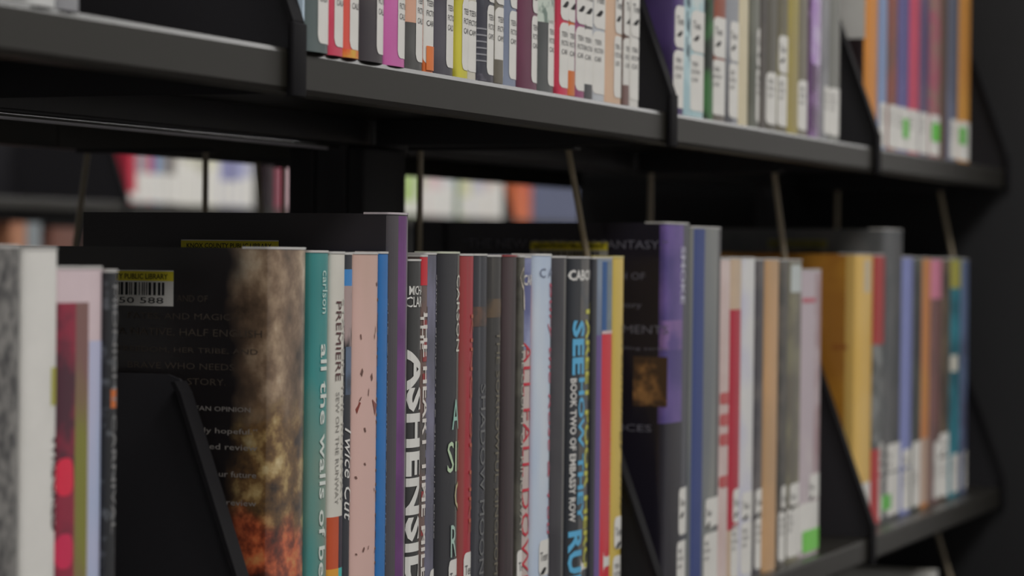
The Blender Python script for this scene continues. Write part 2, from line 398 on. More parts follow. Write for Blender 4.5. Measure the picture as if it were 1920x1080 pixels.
# brown painted book, its back cover in view
def brown_art():
    """printed painting: dark back cover turning into brown clouds towards the spine, embers low down"""
    m = bpy.data.materials.new('print_painting'); m.use_nodes = True; nt = m.node_tree; B = nt.nodes['Principled BSDF']; L = nt.links.new
    B.inputs['Roughness'].default_value = .3; B.inputs['Coat Weight'].default_value = .6; B.inputs['Coat Roughness'].default_value = .13
    tc = nt.nodes.new('ShaderNodeTexCoord'); sx = nt.nodes.new('ShaderNodeSeparateXYZ'); L(tc.outputs['Object'], sx.inputs[0])
    def noise(sc, det, st=(1, 1, 1)):
        mp = nt.nodes.new('ShaderNodeMapping'); mp.inputs['Scale'].default_value = st; L(tc.outputs['Object'], mp.inputs[0])
        n = nt.nodes.new('ShaderNodeTexNoise'); n.inputs['Scale'].default_value = sc; n.inputs['Detail'].default_value = det; n.inputs['Roughness'].default_value = .62
        L(mp.outputs[0], n.inputs['Vector']); return n.outputs['Fac']
    def ramp(fac, st):
        r = nt.nodes.new('ShaderNodeValToRGB'); e = r.color_ramp.elements
        while len(e) < len(st): e.new(.5)
        for q, (p, c) in zip(e, st): q.position = p; q.color = c if isinstance(c, tuple) else rgb(c)
        L(fac, r.inputs[0]); return r.outputs[0]
    def mth(op, a, b):
        n = nt.nodes.new('ShaderNodeMath'); n.operation = op
        for k, q in enumerate((a, b)):
            if isinstance(q, (int, float)): n.inputs[k].default_value = q
            else: L(q, n.inputs[k])
        return n.outputs[0]
    def mix(f, a, b):
        n = nt.nodes.new('ShaderNodeMix'); n.data_type = 'RGBA'; L(f, n.inputs[0]); L(a, n.inputs[6]); L(b, n.inputs[7]); return n.outputs[2]
    n1 = noise(34, 6, (1, 1, .8)); n2 = noise(70, 5); n3 = noise(22, 3)
    cloud = ramp(n1, ((.32, '33281f'), (.46, '65513f'), (.56, '8d7861'), (.68, 'b0a18b')))
    cliff = ramp(n2, ((.34, '2c211b'), (.50, '5f4628'), (.60, '8c7448'), (.74, 'b0a078')))
    ember = ramp(n2, ((.34, '2a1b18'), (.46, '6a2e1c'), (.56, 'a8502c'), (.70, 'b08048')))
    z = mth('ADD', mth('MULTIPLY', sx.outputs[2], 1.0), mth('MULTIPLY', mth('SUBTRACT', n3, .5), .07))
    f1 = ramp(z, ((.0, (1, 1, 1, 1)), (.140, (1, 1, 1, 1)), (.158, (0, 0, 0, 1)), (1, (0, 0, 0, 1))))
    f2 = ramp(z, ((.0, (1, 1, 1, 1)), (.092, (1, 1, 1, 1)), (.102, (0, 0, 0, 1)), (1, (0, 0, 0, 1))))
    art = mix(f2, mix(f1, cloud, cliff), ember)
    y = mth('ADD', sx.outputs[1], mth('MULTIPLY', mth('SUBTRACT', n3, .5), .03))
    g = ramp(y, ((.0, (0, 0, 0, 1)), (.010, (0, 0, 0, 1)), (.022, (1, 1, 1, 1)), (1, (1, 1, 1, 1))))
    dk = nt.nodes.new('ShaderNodeRGB'); dk.outputs[0].default_value = rgb('1d1a1b', 1.2)
    L(mix(g, art, dk.outputs[0]), B.inputs['Base Color'])
    return m
YEL = mat('b0a410', rough=.55, coat=.1, gain=2.0)
b = lower(519, 586, 466, .158, brown_art(), 'thick brown painted book with dark back cover and barcode sticker', G1, bulge=.005)
brown = b
BL = mat('37302a', rough=.6, coat=0)
BL2 = mat('6f6a66', rough=.6, coat=0)
for t, x0, x1, y0, y1 in (('AND OF', 332, 390, 553, 566), ('FATES, AND MAGIC—', 240, 457, 585, 601), ('A NATIVE, HALF ENGLISH', 222, 492, 613, 632), ('FREEDOM, HER TRIBE, AND', 222, 484, 648, 663), ('BRAVE WHO NEEDS', 240, 440, 677, 692), ('A STORY.', 330, 424, 708, 722)):
    b.stext_px(t, x0, x1, y0, y1, BL)
for t, x0, x1, y0, y1 in (('—FAN OPINION', 350, 470, 760, 771), ('truly hopeful.”', 355, 483, 800, 816), ('starred review', 350, 483, 829, 843), ('our future', 400, 481, 882, 895), ('a review', 410, 481, 936, 948)):
    b.stext_px(t, x0, x1, y0, y1, BL2)
y0, z1 = b.syz(176, 505); y1, _ = b.syz(326, 505); _, z0 = b.syz(300, 574)
barcode(b, y0, y1, z0, z1, yellow=YEL, head='COUNTY PUBLIC LIBRARY')

b = lower(587, 621, 472, .150, mat('1f5f62', h2='2c7472', scale=16, stretch=(1, 1, .5), lo=.36, hi=.52, h3='5f7468'), 'teal book lettered all the walls of belle', G1)
b.vtext('carlson', b.zpx(507), b.zpx(588), .62, .26, mat('a9c0b8'), 'author')
b.vtext('all the walls of bell', b.zpx(645), b.zpx(1105), .60, .34, mat('c9cfc8'), bold=.012)
b = lower(621, 648, 474, .148, mat('b2afa6'), 'slim white book titled PREMIERE with orange foot', G1)
b.vtext('PREMIERE', b.zpx(565), b.zpx(714), .42, .30, mat('4a2a2c'))
b.vtext('STAR ON THE RUNWAY', b.zpx(560), b.zpx(945), .74, .18, mat('8f8c86'), 'subtitle')
b.vtext('SEW ON THE RUNWAY', b.zpx(735), b.zpx(945), .40, .20, mat('77746f'), 'subtitle')
b.band(.0, .56, .001, b.zpx(968), mat('a8431f'))
b.band(.56, 1, .001, b.zpx(968), mat('2a2230'))
b.band(.0, .56, .001, b.zpx(1065), mat('c98d22'), e=.0002)
b.band(.56, 1, .001, b.zpx(1065), mat('2f9a94'), e=.0002)
b = lower(648, 664, 476, .146, mat('26282e'), 'thin dark book with a portrait and white script lettering', G1)
b.band(.05, 1, b.zpx(536), b.zpx(505), mat('2c6fa8'))
b.band(.05, .9, b.zpx(650), b.zpx(536), mat('8d7a78', h2='1c1b1f', scale=90, stretch=(1, 1, .35), lo=.44, hi=.52), 'portrait')
b.band(.2, .95, b.zpx(740), b.zpx(650), mat('4d5b70', h2='26282e', scale=60, lo=.4, hi=.6), 'portrait')
b.vtext('Twice Cut', b.zpx(800), b.zpx(975), .55, .75, mat('c6c4c0'), shear=.35)
b = lower(664, 713, 475, .152, mat('b3938b', h2='a98c80', scale=20, lo=.4, hi=.6, stretch=(1, 1, .4)), 'thick pale pink book with small dark flecks', G1)
rr = random.Random(5)
for i in range(26):                                # falling flecks printed on the spine
    u = rr.uniform(.12, .93); z = rr.uniform(.02, b.H-.01); w = rr.uniform(.0005, .0013); h = rr.uniform(.0005, .0022); a = b.f(u); k = rr.uniform(-.0012, .0012)
    v = [(*b.P(a+da, .0003), z+dz) for da, dz in ((-w, k), (0, -h), (w, -k), (.2*w, h))]
    link('printed_fleck', mesh('printed_fleck', v, [(0, 1, 2, 3)]), b.root, mat('5d4038'))
for py, u in ((765, .75), (758, .12)):
    z = b.zpx(py); a = b.f(u)
    link('printed_petal', mesh('printed_petal', [(*b.P(a-.003, .0003), z+.004), (*b.P(a+.001, .0003), z-.004), (*b.P(a+.004, .0003), z+.001)], [(0, 1, 2)]), b.root, mat('6b2f26'))
b.vtext('LOVE AND THE FALL', b.zpx(560), b.zpx(1080), .93, .10, mat('8a6f55'))
b = lower(713, 731, 474, .150, mat('1f5f9a'), 'slim bright blue book beside the pink one', G1)
b.vtext('THE OTHER SIDE OF THE SEA', b.zpx(560), b.zpx(1060), .90, .16, mat('b8c0c8'))
# tall purple
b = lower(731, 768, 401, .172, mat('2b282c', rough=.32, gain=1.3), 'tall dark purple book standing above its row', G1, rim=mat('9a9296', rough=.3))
tall1 = b
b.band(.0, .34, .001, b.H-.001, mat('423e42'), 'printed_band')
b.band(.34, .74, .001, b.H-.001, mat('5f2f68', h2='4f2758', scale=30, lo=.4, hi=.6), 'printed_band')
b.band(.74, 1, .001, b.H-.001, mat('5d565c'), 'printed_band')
y0, z1 = b.syz(340, 449); y1, _ = b.syz(523, 449); _, z0 = b.syz(430, 512)
barcode(b, y0, y1, z0, z1, yellow=YEL, head='KNOX COUNTY PUBLIC LIBRARY')
b = lower(768, 791, 488, .146, mat('2e2e2e', h2='5a5a58', scale=60, stretch=(1, 1, .15), lo=.5, hi=.75), 'dark grey book with huge white letters ASHENSIDE', G1)
b.htext('MICHAEL', b.f(.05), b.f(1.2), b.zpx(553), b.zpx(536), mat('c0bfba'), 'author', bold=.01)
b.htext('CLARK', b.f(-.05), b.f(1.1), b.zpx(576), b.zpx(556), mat('c0bfba'), 'author', bold=.01)
b.vtext('ASHENSIDE', b.zpx(655), b.zpx(1160), .50, .98, mat('c9c8c3'), bold=.035)
b = lower(791, 804, 480, .146, mat('5d4a45', h2='4a4543', scale=40), 'thin book with a red top and white block letters beside the grey one', G1)
b.band(.0, 1, b.zpx(535), b.zpx(481), mat('a81f2a'))
b.vtext('THE HEART TIME MILE', b.zpx(575), b.zpx(1085), .62, .72, mat('c4beb8'), bold=.02)
b.vtext('THE', b.zpx(585), b.zpx(655), .18, .35, mat('b8b4ae'), 'subtitle', bold=.02)
for i, py in enumerate((600, 635, 660, 700, 920, 985)): b.band(.25, .95, b.zpx(py+18), b.zpx(py), mat('7d2f30'), e=.0002)
b = lower(804, 826, 476, .150, mat('4c4c58', h2='6a687c', scale=40, lo=.42, hi=.64, stretch=(1, 1, .5), h3='33322f'), 'cloudy grey-violet book between the red-topped book and the black one', G1)
b.vtext('SARAH SHADOWS & GREY MYSTERIES', b.zpx(515), b.zpx(1010), .86, .20, mat('9d9b9c'))
b.genre(.45, z0=.0405, z1=b.zpx(1066))
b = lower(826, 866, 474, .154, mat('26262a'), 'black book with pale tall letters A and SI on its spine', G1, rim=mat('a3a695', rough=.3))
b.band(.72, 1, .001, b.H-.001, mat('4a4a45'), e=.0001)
b.vtext('CARSON', b.zpx(515), b.zpx(660), .78, .20, mat('b5b5aa'), 'author')
b.htext('A', b.f(.52), b.f(.86), b.zpx(806), b.zpx(750), mat('7fa89a'), 'title', bold=-.0)
b.htext('SIN', b.f(.34), b.f(1.3), b.zpx(886), b.zpx(828), mat('9fb394'), 'title')
b.htext('Q', b.f(.68), b.f(1.1), b.zpx(965), b.zpx(905), mat('a8a07a'), 'title')
b.htext('R', b.f(.52), b.f(.80), b.zpx(1045), b.zpx(985), mat('8fa89c'), 'title')
b.genre(.45, z1=b.zpx(1050)); b.call('CARS', .45, text=True)
b = lower(866, 891, 478, .150, mat('8c1f2b', h2='7a3a36', scale=40, stretch=(2, 1, .1), lo=.45, hi=.6), 'deep red book with pale label at its foot', G1)
b.vtext('KING OF FIRE', b.zpx(590), b.zpx(1000), .72, .2, mat('9a4a34'))
b.genre(.30, z1=b.zpx(1035)); b.call('CART', .3)
b = lower(891, 921, 478, .150, mat('2a2b31', h2='55565a', scale=60, stretch=(2, 1, .06), lo=.5, hi=.75), 'dark slate book with a rust patch, right of the red one', G1)
b.band(.05, .95, b.zpx(612), b.zpx(575), mat('5b3f31', h2='3a302c', scale=60))
b.vtext('SHADOW MOON', b.zpx(720), b.zpx(1075), .62, .32, mat('5a5b5b'))
b = lower(921, 950, 480, .148, mat('2c2a29', h2='56524c', scale=60, stretch=(2, 1, .06), lo=.5, hi=.75), 'dark grey-brown book with faint bronze lettering', G1)
b.vtext('THE SORROWFUL KINGDOM', b.zpx(620), b.zpx(1075), .62, .24, mat('5e5849'))
b.band(.05, .9, b.zpx(595), b.zpx(560), mat('50402f', h2='35302c', scale=60))
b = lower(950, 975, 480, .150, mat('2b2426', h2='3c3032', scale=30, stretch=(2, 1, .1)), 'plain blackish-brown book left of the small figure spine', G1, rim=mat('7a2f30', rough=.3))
b = lower(975, 986, 481, .146, mat('4c4a42', h2='3a3833', scale=60), 'very thin olive-grey book with a white figure on top', G1)
z = b.zpx(510)
v = [(*b.P(b.f(u), .0004), b.zpx(py)) for u, py in ((.5, 500), (1.0, 520), (.95, 560), (.9, 582), (.6, 580), (.5, 545), (.1, 520))]
link('printed_figure', mesh('printed_figure', v, [(0, 1, 2, 3, 4, 5, 6)]), b.root, mat('b5aa9a'))
b.vtext('THE COUNT OF KINGSWAY', b.zpx(640), b.zpx(1000), .6, .5, mat('9a988c'))
b.genre(.1, z1=b.zpx(1030)); b.call('CART', .1)
b = lower(986, 1004, 482, .148, mat('a39590'), 'slim book with red letters ALL FALL DOWN and blue top', G1)
b.band(.0, .8, b.zpx(655), b.zpx(484), mat('4b4f78', h2='7a7f9c', scale=40, lo=.45, hi=.7), 'printed_art')
b.band(.8, 1, b.zpx(1000), b.zpx(515), mat('a05058'), e=.00015)
b.htext('CART', b.f(.1), b.f(1.05), b.zpx(535), b.zpx(515), mat('b8b4ae'), 'author', bold=.015)
b.vtext('ALL FALL DOWN', b.zpx(640), b.zpx(1115), .48, .72, mat('a81c30'), bold=-.005)
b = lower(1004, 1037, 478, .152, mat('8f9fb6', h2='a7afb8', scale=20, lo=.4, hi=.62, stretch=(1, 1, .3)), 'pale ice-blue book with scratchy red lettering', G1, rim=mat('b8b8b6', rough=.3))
b.htext('C A', b.f(.2), b.f(.9), b.zpx(520), b.zpx(503), mat('5c6478'), 'author')
b.vtext('Bury the Rose & You', b.zpx(530), b.zpx(1005), .80, .34, mat('b0485e'), shear=.2)
b.genre(.30, z1=b.zpx(1012)); b.call('CASS', .3)
b = lower(1037, 1071, 482, .150, mat('26242a', h2='302e33', scale=30), 'plain black book with grey edge beside the ice-blue one', G1)
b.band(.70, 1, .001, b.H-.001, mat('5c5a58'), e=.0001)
b = lower(1071, 1111, 483, .152, mat('1f2228', rough=.35), 'black book with blue letters SEE HOW THEY RUN', G1)
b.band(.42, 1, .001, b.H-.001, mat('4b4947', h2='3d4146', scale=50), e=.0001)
b.htext('CABOT', b.f(.02), b.f(.98), b.zpx(526), b.zpx(506), mat('c6c4c0'), 'author', bold=.03)
CY = mat('4593b8'); YW = mat('a8a632')
b.vtext('SEE', b.zpx(600), b.zpx(702), .36, .46, CY, bold=.035)
b.vtext('HOW THEY', b.zpx(708), b.zpx(978), .50, .26, CY, bold=.03)
b.vtext('RUN', b.zpx(992), b.zpx(1120), .32, .50, CY, bold=.035)
b.vtext('TAREET POOR HERO', b.zpx(568), b.zpx(1068), .80, .28, YW, bold=.03)
b.vtext('BOOK TWO OF EMBASSY ROW', b.zpx(708), b.zpx(975), .19, .20, mat('c6c4c0'), 'subtitle', bold=.02)
b.genre(.55, z1=b.zpx(1068))
b = lower(1111, 1120, 484, .148, mat('2c2d33'), 'thin charcoal book between the blue-lettered and the red-blue books', G1)
b = lower(1120, 1152, 484, .152, mat('6d7887', h2='5b6478', scale=16), 'book split blue above and red below, beside the yellow one', G1)
b.band(.26, .50, b.zpx(628), b.H-.002, mat('1f4a7c'))
b.band(.50, 1, b.zpx(628), b.H-.002, mat('64737c', h2='59656c', scale=50))
b.band(.26, 1, .001, b.zpx(624), mat('b01f2e', h2='a84048', scale=14, lo=.45, hi=.7), e=.0002)
b.band(.26, 1, b.zpx(626), b.zpx(620), mat('b09c9c'), e=.0003)
b.band(.0, .26, .001, b.zpx(628), mat('5b4a7a'), e=.0002)
b.vtext('TAKE THE KEY AND LOCK HER UP', b.zpx(790), b.zpx(1000), .80, .14, mat('b87a74'), e=.0004)
b.genre(.45, z1=b.zpx(1062))
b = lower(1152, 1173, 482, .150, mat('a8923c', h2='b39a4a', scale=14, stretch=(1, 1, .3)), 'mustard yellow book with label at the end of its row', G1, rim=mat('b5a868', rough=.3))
b.vtext('Dreamology Girls', b.zpx(610), b.zpx(955), .72, .30, mat('6b5f30'))
b.genre(.25, z0=.043, z1=b.zpx(967)); b.call('CASS', .2)

G2 = 'books in the second row of the lower shelf'
b = lower(1255, 1300, 419, .172, mat('1f1c26', rough=.3, gain=1.3), 'tall purple fantasy book with black picture back cover', G2, Y=.515)
tall2 = b
b.band(-.05, .62, b.zpx(790), b.H-.001, mat('3f3468', h2='57447c', scale=26, lo=.42, hi=.62, detail=5), 'spine_art')
b.band(-.04, .6, b.zpx(655), b.zpx(600), mat('6b5080', h2='4a3a70', scale=60), 'spine_art', e=.0002)
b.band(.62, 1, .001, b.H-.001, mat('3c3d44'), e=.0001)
b.vtext('SMOKE', b.zpx(462), b.zpx(570), .60, .18, mat('a29fb0'), 'author', bold=.02)
TL = mat('55545e', rough=.5, coat=0, gain=1.9)
for t, x0, x1, y0, y1 in (('“THE NEW QUEEN OF FANTASY.”', 868, 1252, 448, 468), ('BIRTH OF', 1120, 1210, 510, 524), ('story', 1160, 1203, 568, 580), ('TORMENTS', 1110, 1254, 608, 625), ('bestselling series', 1120, 1253, 648, 657), ('VOICES', 1120, 1222, 793, 808)):
    b.stext_px(t, x0, x1, y0, y1, TL)
y0, z1 = b.syz(995, 452); y1, _ = b.syz(1140, 452); _, z0 = b.syz(1060, 505)
barcode(b, y0, y1, z0, z1, yellow=YEL, dim=mat('8f8d88'))
y0, z1 = b.syz(1188, 668); y1, _ = b.syz(1252, 668); _, z0 = b.syz(1220, 762)
pc = b.side('cover_picture', y1, y0, z0, z1, mat('3a2a20', h2='8a6238', scale=70, lo=.48, hi=.66, detail=4), e=.0003)
b.genre(.55, z0=.043, z1=b.zpx(915)); b.call('CASH', .5)
b = lower(1300, 1356, 427, .165, mat('5b5f62', h2='6f706c', scale=20, stretch=(1, 1, .2)), 'tall grey book with a blue stripe beside the purple one', G2, Y=.515)
b.band(.05, .34, .001, b.H-.001, mat('2c3a6b'), e=.0001)
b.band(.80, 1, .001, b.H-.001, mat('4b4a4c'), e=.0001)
b.genre(.45, z0=.043, z1=b.zpx(935)); b.call('CASH', .42)
b = lower(1356, 1375, 486, .150, mat('a89490', h2='b0a09c', scale=20), 'pale blush book with red marks low on its spine', G2, Y=.515)
for y_ in (735, 775, 812, 890): b.band(.1, .85, b.zpx(y_+22), b.zpx(y_), mat('a04848'), e=.0002, r=.002)
b = lower(1375, 1396, 484, .150, mat('a8937c'), 'cream book with a long crimson title', G2, Y=.515)
b.band(.0, .85, b.zpx(990), b.zpx(580), mat('981c30'), 'title_band', e=.0002, r=.002)
b.genre(.3, z1=b.zpx(915)); b.call('CAST', .2)
b = lower(1396, 1420, 484, .150, mat('a3a2b2', h2='b2b1b0', scale=12), 'lavender-white book right of the crimson title', G2, Y=.515)
b.genre(.1, z1=b.zpx(920)); b.call('CAST', .1)
b = lower(1420, 1438, 487, .150, mat('3a373c', h2='55504f', scale=30), 'dark charcoal book left of the tan one', G2, Y=.515)
b.genre(.2, z1=b.zpx(915)); b.call('CAST', .2)
b = lower(1438, 1463, 486, .150, mat('a8835c', h2='9d7d5a', scale=14), 'tan book with no label in the second row', G2, Y=.515)
b = lower(1463, 1480, 488, .150, mat('4f4a44', h2='3d3b38', scale=40), 'dark olive-grey book right of the tan one', G2, Y=.515)
b.genre(.3, z1=b.zpx(910)); b.call('CAST', .15)
b = lower(1480, 1507, 488, .150, mat('575248', h2='6a6652', scale=34, lo=.42, hi=.6), 'mottled olive book with a white block near its top', G2, Y=.515)
b.band(.15, .8, b.zpx(548), b.zpx(497), mat('9fa5a4'))
b.genre(.2, z1=b.zpx(905)); b.call('CAST', .1)
b = lower(1507, 1547, 506, .148, mat('9c9096', h2='a59b9c', scale=14), 'pale lilac shorter book with green sticker at the end', G2, Y=.515)
b.band(.58, 1, .001, b.H-.002, mat('8a7276', h2='9c8c90', scale=50), e=.0001)
b.band(.08, .6, b.zpx(567), b.zpx(558), mat('a05560'), e=.0002)
b.call('CAST', .05, text=False); b.genre(.4, z1=b.zpx(888))
b.sheet('green_sticker', b.f(.15), b.f(.98), b.zpx(1030), b.zpx(990), mat('5fae3c'), e=.0006, r=.002)

G3 = 'books in the last row of the lower shelf'
b = lower(1612, 1643, 477, .150, mat('8a5a14', h2='a8771c', scale=22, lo=.4, hi=.65), 'golden orange book showing its whole back cover', G3, Y=.521, bulge=.005)
b.sheet('spine_art', -.006, b.L+.002, .001, b.H-.001, mat('b48f3a', h2='b8964c', scale=10), e=.0001)
b.band(.3, .62, b.zpx(548), b.zpx(488), mat('a89a80'), e=.0002)
b.stext_px('ROAR', 1562, 1590, 645, 656, mat('7a3214'))
b.call('CLA', .1)
b = lower(1643, 1662, 478, .150, mat('4a4c4c', h2='6b6d6c', scale=60), 'book with red upper spine beside the golden orange one', G3, Y=.525)
b.band(.0, .95, b.zpx(645), b.H-.001, mat('8f2a2a'))
b.band(.0, .6, .001, b.zpx(840), mat('983032'))
b.genre(.5, z1=b.zpx(830)); b.call('CLA', .5)
b = lower(1662, 1697, 431, .165, mat('484b4d', h2='555556', scale=26, gain=1.4), 'tall dark grey book in the last row', G3, Y=.525)
y0, z1 = b.syz(1440, 448); y1, _ = b.syz(1551, 448); _, z0 = b.syz(1490, 500)
barcode(b, y0, y1, z0, z1, yellow=mat('6b6528'), dim=mat('5f5d58'))
b.genre(.2, z1=b.zpx(830)); b.call('CLE', .2, text=False)
b.sheet('green_sticker', b.f(.0), b.f(.40), b.zpx(950), b.zpx(922), mat('4f9a3c'), e=.0006, r=.002)
b = lower(1697, 1716, 482, .150, mat('6d74a2'), 'periwinkle blue book in the last row', G3, Y=.525)
b.genre(.1, z1=b.zpx(840)); b.call('CLE', .1)
b = lower(1716, 1733, 484, .150, mat('565c4c', h2='2f2f33', scale=24, stretch=(1, 1, .3)), 'dark green-grey book right of the periwinkle one', G3, Y=.525)
b.call('COB', .1, z1=.06)
b = lower(1733, 1751, 484, .150, mat('a8743c', h2='a86c40', scale=14), 'orange-tan book near the end of the last row', G3, Y=.525)
b.band(.0, 1, .004, b.zpx(820), mat('a08878'), e=.0001)
b = lower(1751, 1771, 485, .150, mat('5c4745', h2='6b4c4a', scale=30), 'brown book with bright pink top', G3, Y=.525)
b.band(.0, .95, b.zpx(560), b.H-.001, mat('b06a80'))
b.call('COB', .3, z1=.055)
b = lower(1771, 1785, 486, .150, mat('3d352f', h2='54483a', scale=30), 'narrow dark brown book in the last row', G3, Y=.525)
b.genre(.0, z1=b.zpx(810)); b.call('COB', .0)
b = lower(1785, 1807, 485, .150, mat('24545f', h2='2f7482', scale=20, lo=.4, hi=.6), 'teal book with yellow top in the last row', G3, Y=.525)
b.band(.0, .85, b.zpx(540), b.H-.001, mat('8f8a3c'))
b.band(.1, .6, b.zpx(695), b.zpx(665), mat('b8b4a8'), e=.0002, r=.002)
b.call('COB', .2)
b = lower(1807, 1820, 487, .150, mat('41445a', h2='4f5c78', scale=20), 'thin dark blue book at the far end of the lower shelf', G3, Y=.525)
b.call('COL', .4)

# ------------------------------------------------------------------ books on the upper shelf
def upper(px0, px1, m, label, group, code='CALD', u0=.42, Y=.503, H=None, call=True, genre=True, **k):
    py = .17*(px0+px1)/2-30
    if Y == .503: Y = .5035+.0035*min(1, max(0, (px0-660)/200))
    y0 = Y+RNG.uniform(-.0010, .0010)
    a = on_y(px0, py, Y); b = on_y(px1, py, Y)
    xa = after(group, a.x); LAST[group] = b.x
    bk = Book(xa, b.x, y0, UP, H or RNG.uniform(.207, .217), RNG.uniform(.144, .152), m, label, group, **k); bk.px = (px0+px1)/2
    if call: bk.call(code, u0)
    if genre: bk.genre(u0+.03)
    return bk
GU0 = 'books at the near end of the upper shelf'
upper(62, 116, mat('a9a9a8'), 'white book low at the near end of the upper shelf', GU0, call=False, genre=False)
upper(116, 160, mat('77777a'), 'grey book beside the white one at the near end', GU0, call=False, genre=False)
GU = 'labelled teen books in the first row of the upper shelf'
upper(569.5, 574, mat('9fb0bd'), 'pale blue book squeezed behind the bracket on the upper shelf', GU, call=False, genre=False)
upper(574, 620, mat('4c5656', h2='3f4846', scale=14), 'grey-green book with wide label, first after the bracket', GU, 'CALA', .40)
b = upper(620, 649, mat('a83048', h2='b03c50', scale=20), 'crimson book left of the scarlet one on the upper shelf', GU, 'CALA', .28)
b = upper(649, 679, mat('b84a40', h2='c04a3c', scale=20), 'scarlet book with orange foot on the upper shelf', GU, 'CALE', .30)
b.band(.0, 1, .0002, .0038, mat('c03a20', h2='b88a2a', scale=60), e=.0003)
b = upper(679, 726, mat('2f2a2e', h2='3a3436', scale=18), 'wide black book left of the magenta one', GU, 'CALL', .56)
b = upper(726, 766, mat('a34c86', h2='ae5a92', scale=12), 'magenta book on the upper shelf', GU, 'CALL', .48)
b = upper(766, 800, mat('3c3b3a', h2='4a4a48', scale=30), 'black book with coral upper spine on the upper shelf', GU, 'CALO', .44)
b.band(.0, .44, b.zpx(44), b.H-.002, mat('b58a74'))
b = upper(800, 818, mat('b85c28'), 'narrow orange book under a full white label', GU, 'CAR', .02)
b.band(.15, 1, .001, .0125, mat('c06428'), e=.0005)
b = upper(818, 858, mat('35323a', h2='45424a', scale=20), 'charcoal violet book left of the lime yellow one', GU, 'CALD', .48)
b = upper(858, 879, mat('a39c28', h2='b0a830', scale=20), 'lime yellow book on the upper shelf', GU, 'CAM', .30)
b = upper(879, 898, mat('a9a598'), 'cream book with low label and red top right of the yellow', GU, 'CAM', .05)
b = upper(898, 931, mat('33333c', h2='4d5358', scale=70, stretch=(1, 1, .3), lo=.45, hi=.6), 'dark book with striped foot and looping white line', GU, 'CAME', .42)
for i in range(6): b.band(.05, .40, .010+i*.0032, .0108+i*.0032, mat('77777c'), e=.0002)
b.band(.0, 1, .0005, .004, mat('5a5862', h2='35333c', scale=90), e=.0002)
b = upper(931, 946, mat('6b675e'), 'narrow grey-brown book with tall label', GU, 'CAME', .02)
b.band(.0, .7, .0005, .0125, mat('5d584e'), e=.0005)
b = upper(946, 976, mat('70788a', h2='646c7e', scale=14), 'slate blue book left of the maroon one', GU, 'CAM', .36)
b = upper(976, 1013, mat('4f2838', h2='5c3044', scale=18), 'maroon book on the upper shelf', GU, 'CAN', .52)
b = upper(1013, 1048, mat('4a4c4c', h2='414343', scale=14), 'grey-black book with pale green print right of the maroon', GU, 'CAR', .48, genre=False)
b.band(.0, .95, b.zpx(44), b.zpx(-40), mat('a3aca2', h2='5f6f66', scale=120, lo=.5, hi=.62), e=.0002)
b = upper(1048, 1067, mat('b03048'), 'cherry red book with label over most of its spine', GU, 'CAR', .10)
b = upper(1067, 1080, mat('b0622c', h2='a8502c', scale=30), 'thin orange-footed book near the purple-edged one', GU, 'CAR', .02)
b.band(.0, 1, .0005, .014, mat('b0602c'), e=.0005)
b = upper(1080, 1099, mat('7a3a58', h2='84466a', scale=20), 'plum-edged book under a white label', GU, 'CAR', .08)
b = upper(1099, 1116, mat('5d5a5c'), 'grey-edged book under a white label', GU, 'CAR', .02)
b.band(.0, .85, .0005, .0085, mat('444446'), e=.0005)
b = upper(1116, 1139, mat('9da0a4'), 'pale grey book left of the tan one on the upper shelf', GU, 'CARR', .04)
b = upper(1139, 1173, mat('b3957c', h2='ab8f78', scale=12), 'tan book with label near the end of its row on the upper shelf', GU, 'CART', .42)
b = upper(1173, 1182, mat('5c4a44'), 'very thin brown book under a label before the last one', GU, 'CART', .0)
b.band(.0, .9, .0005, .012, mat('6a5450'), e=.0005)
b = upper(1182, 1198, mat('b5b3ae'), 'white book ending the first row of the upper shelf', GU, 'CAS', .02)

GU2 = 'books in the second row of the upper shelf'
k2 = dict(Y=.507)
b = upper(1264, 1283, mat('35294c', h2='453463', scale=14), 'dark violet book showing its back cover on the upper shelf', GU2, 'CAS', .05, **k2)
b = upper(1283, 1297, mat('86a0a6', h2='9fb4b8', scale=40), 'pale aqua book with ink scribbles', GU2, 'CAS', .02, call=False, genre=False, **k2)
b.vtext('Sea Glass', b.H*.9, b.H*.16, .5, .6, mat('4d5f68'), shear=.3)
b = upper(1297, 1322, mat('8fa8ac', h2='a9b2b0', scale=50, lo=.45, hi=.6), 'white and aqua book left of the green-black one', GU2, 'CAS', .02, **k2)
b = upper(1322, 1338, mat('1f2420', h2='2c5a2c', scale=24, lo=.5, hi=.6), 'black book with a green glow', GU2, call=False, genre=False, **k2)
b = upper(1338, 1362, mat('7d4434', h2='5c5650', scale=16, lo=.45, hi=.5), 'rust-topped book with white label', GU2, 'CAST', .03, **k2)
b = upper(1362, 1388, mat('48484c', h2='7d7f84', scale=40, stretch=(1, 1, .2)), 'grey book with inked label left of the cream one', GU2, 'CAST', .2, **k2)
b = upper(1388, 1409, mat('b3a98e'), 'cream book without label on the upper shelf', GU2, call=False, genre=False, **k2)
b = upper(1409, 1424, mat('55574f', h2='66675f', scale=20), 'grey-green book right of the cream one', GU2, 'CAT', .4, **k2)
b = upper(1424, 1438, mat('3a3634', h2='4a4540', scale=20), 'dark brown-grey book in the second upper row', GU2, call=False, genre=False, **k2)
b = upper(1438, 1457, mat('55524a'), 'dark taupe book with plain white label', GU2, 'CAT', .05, genre=False, **k2)
b = upper(1457, 1478, mat('6e6848', h2='5a5546', scale=18), 'olive book with label left of the gold one', GU2, 'CAT', .1, **k2)
b = upper(1478, 1501, mat('8d8038', h2='857845', scale=14), 'gold book in the second upper row', GU2, call=False, genre=False, **k2)
b = upper(1501, 1518, mat('6b665a'), 'taupe book with label left of the shiny purple one', GU2, 'CAV', .05, genre=False, **k2)
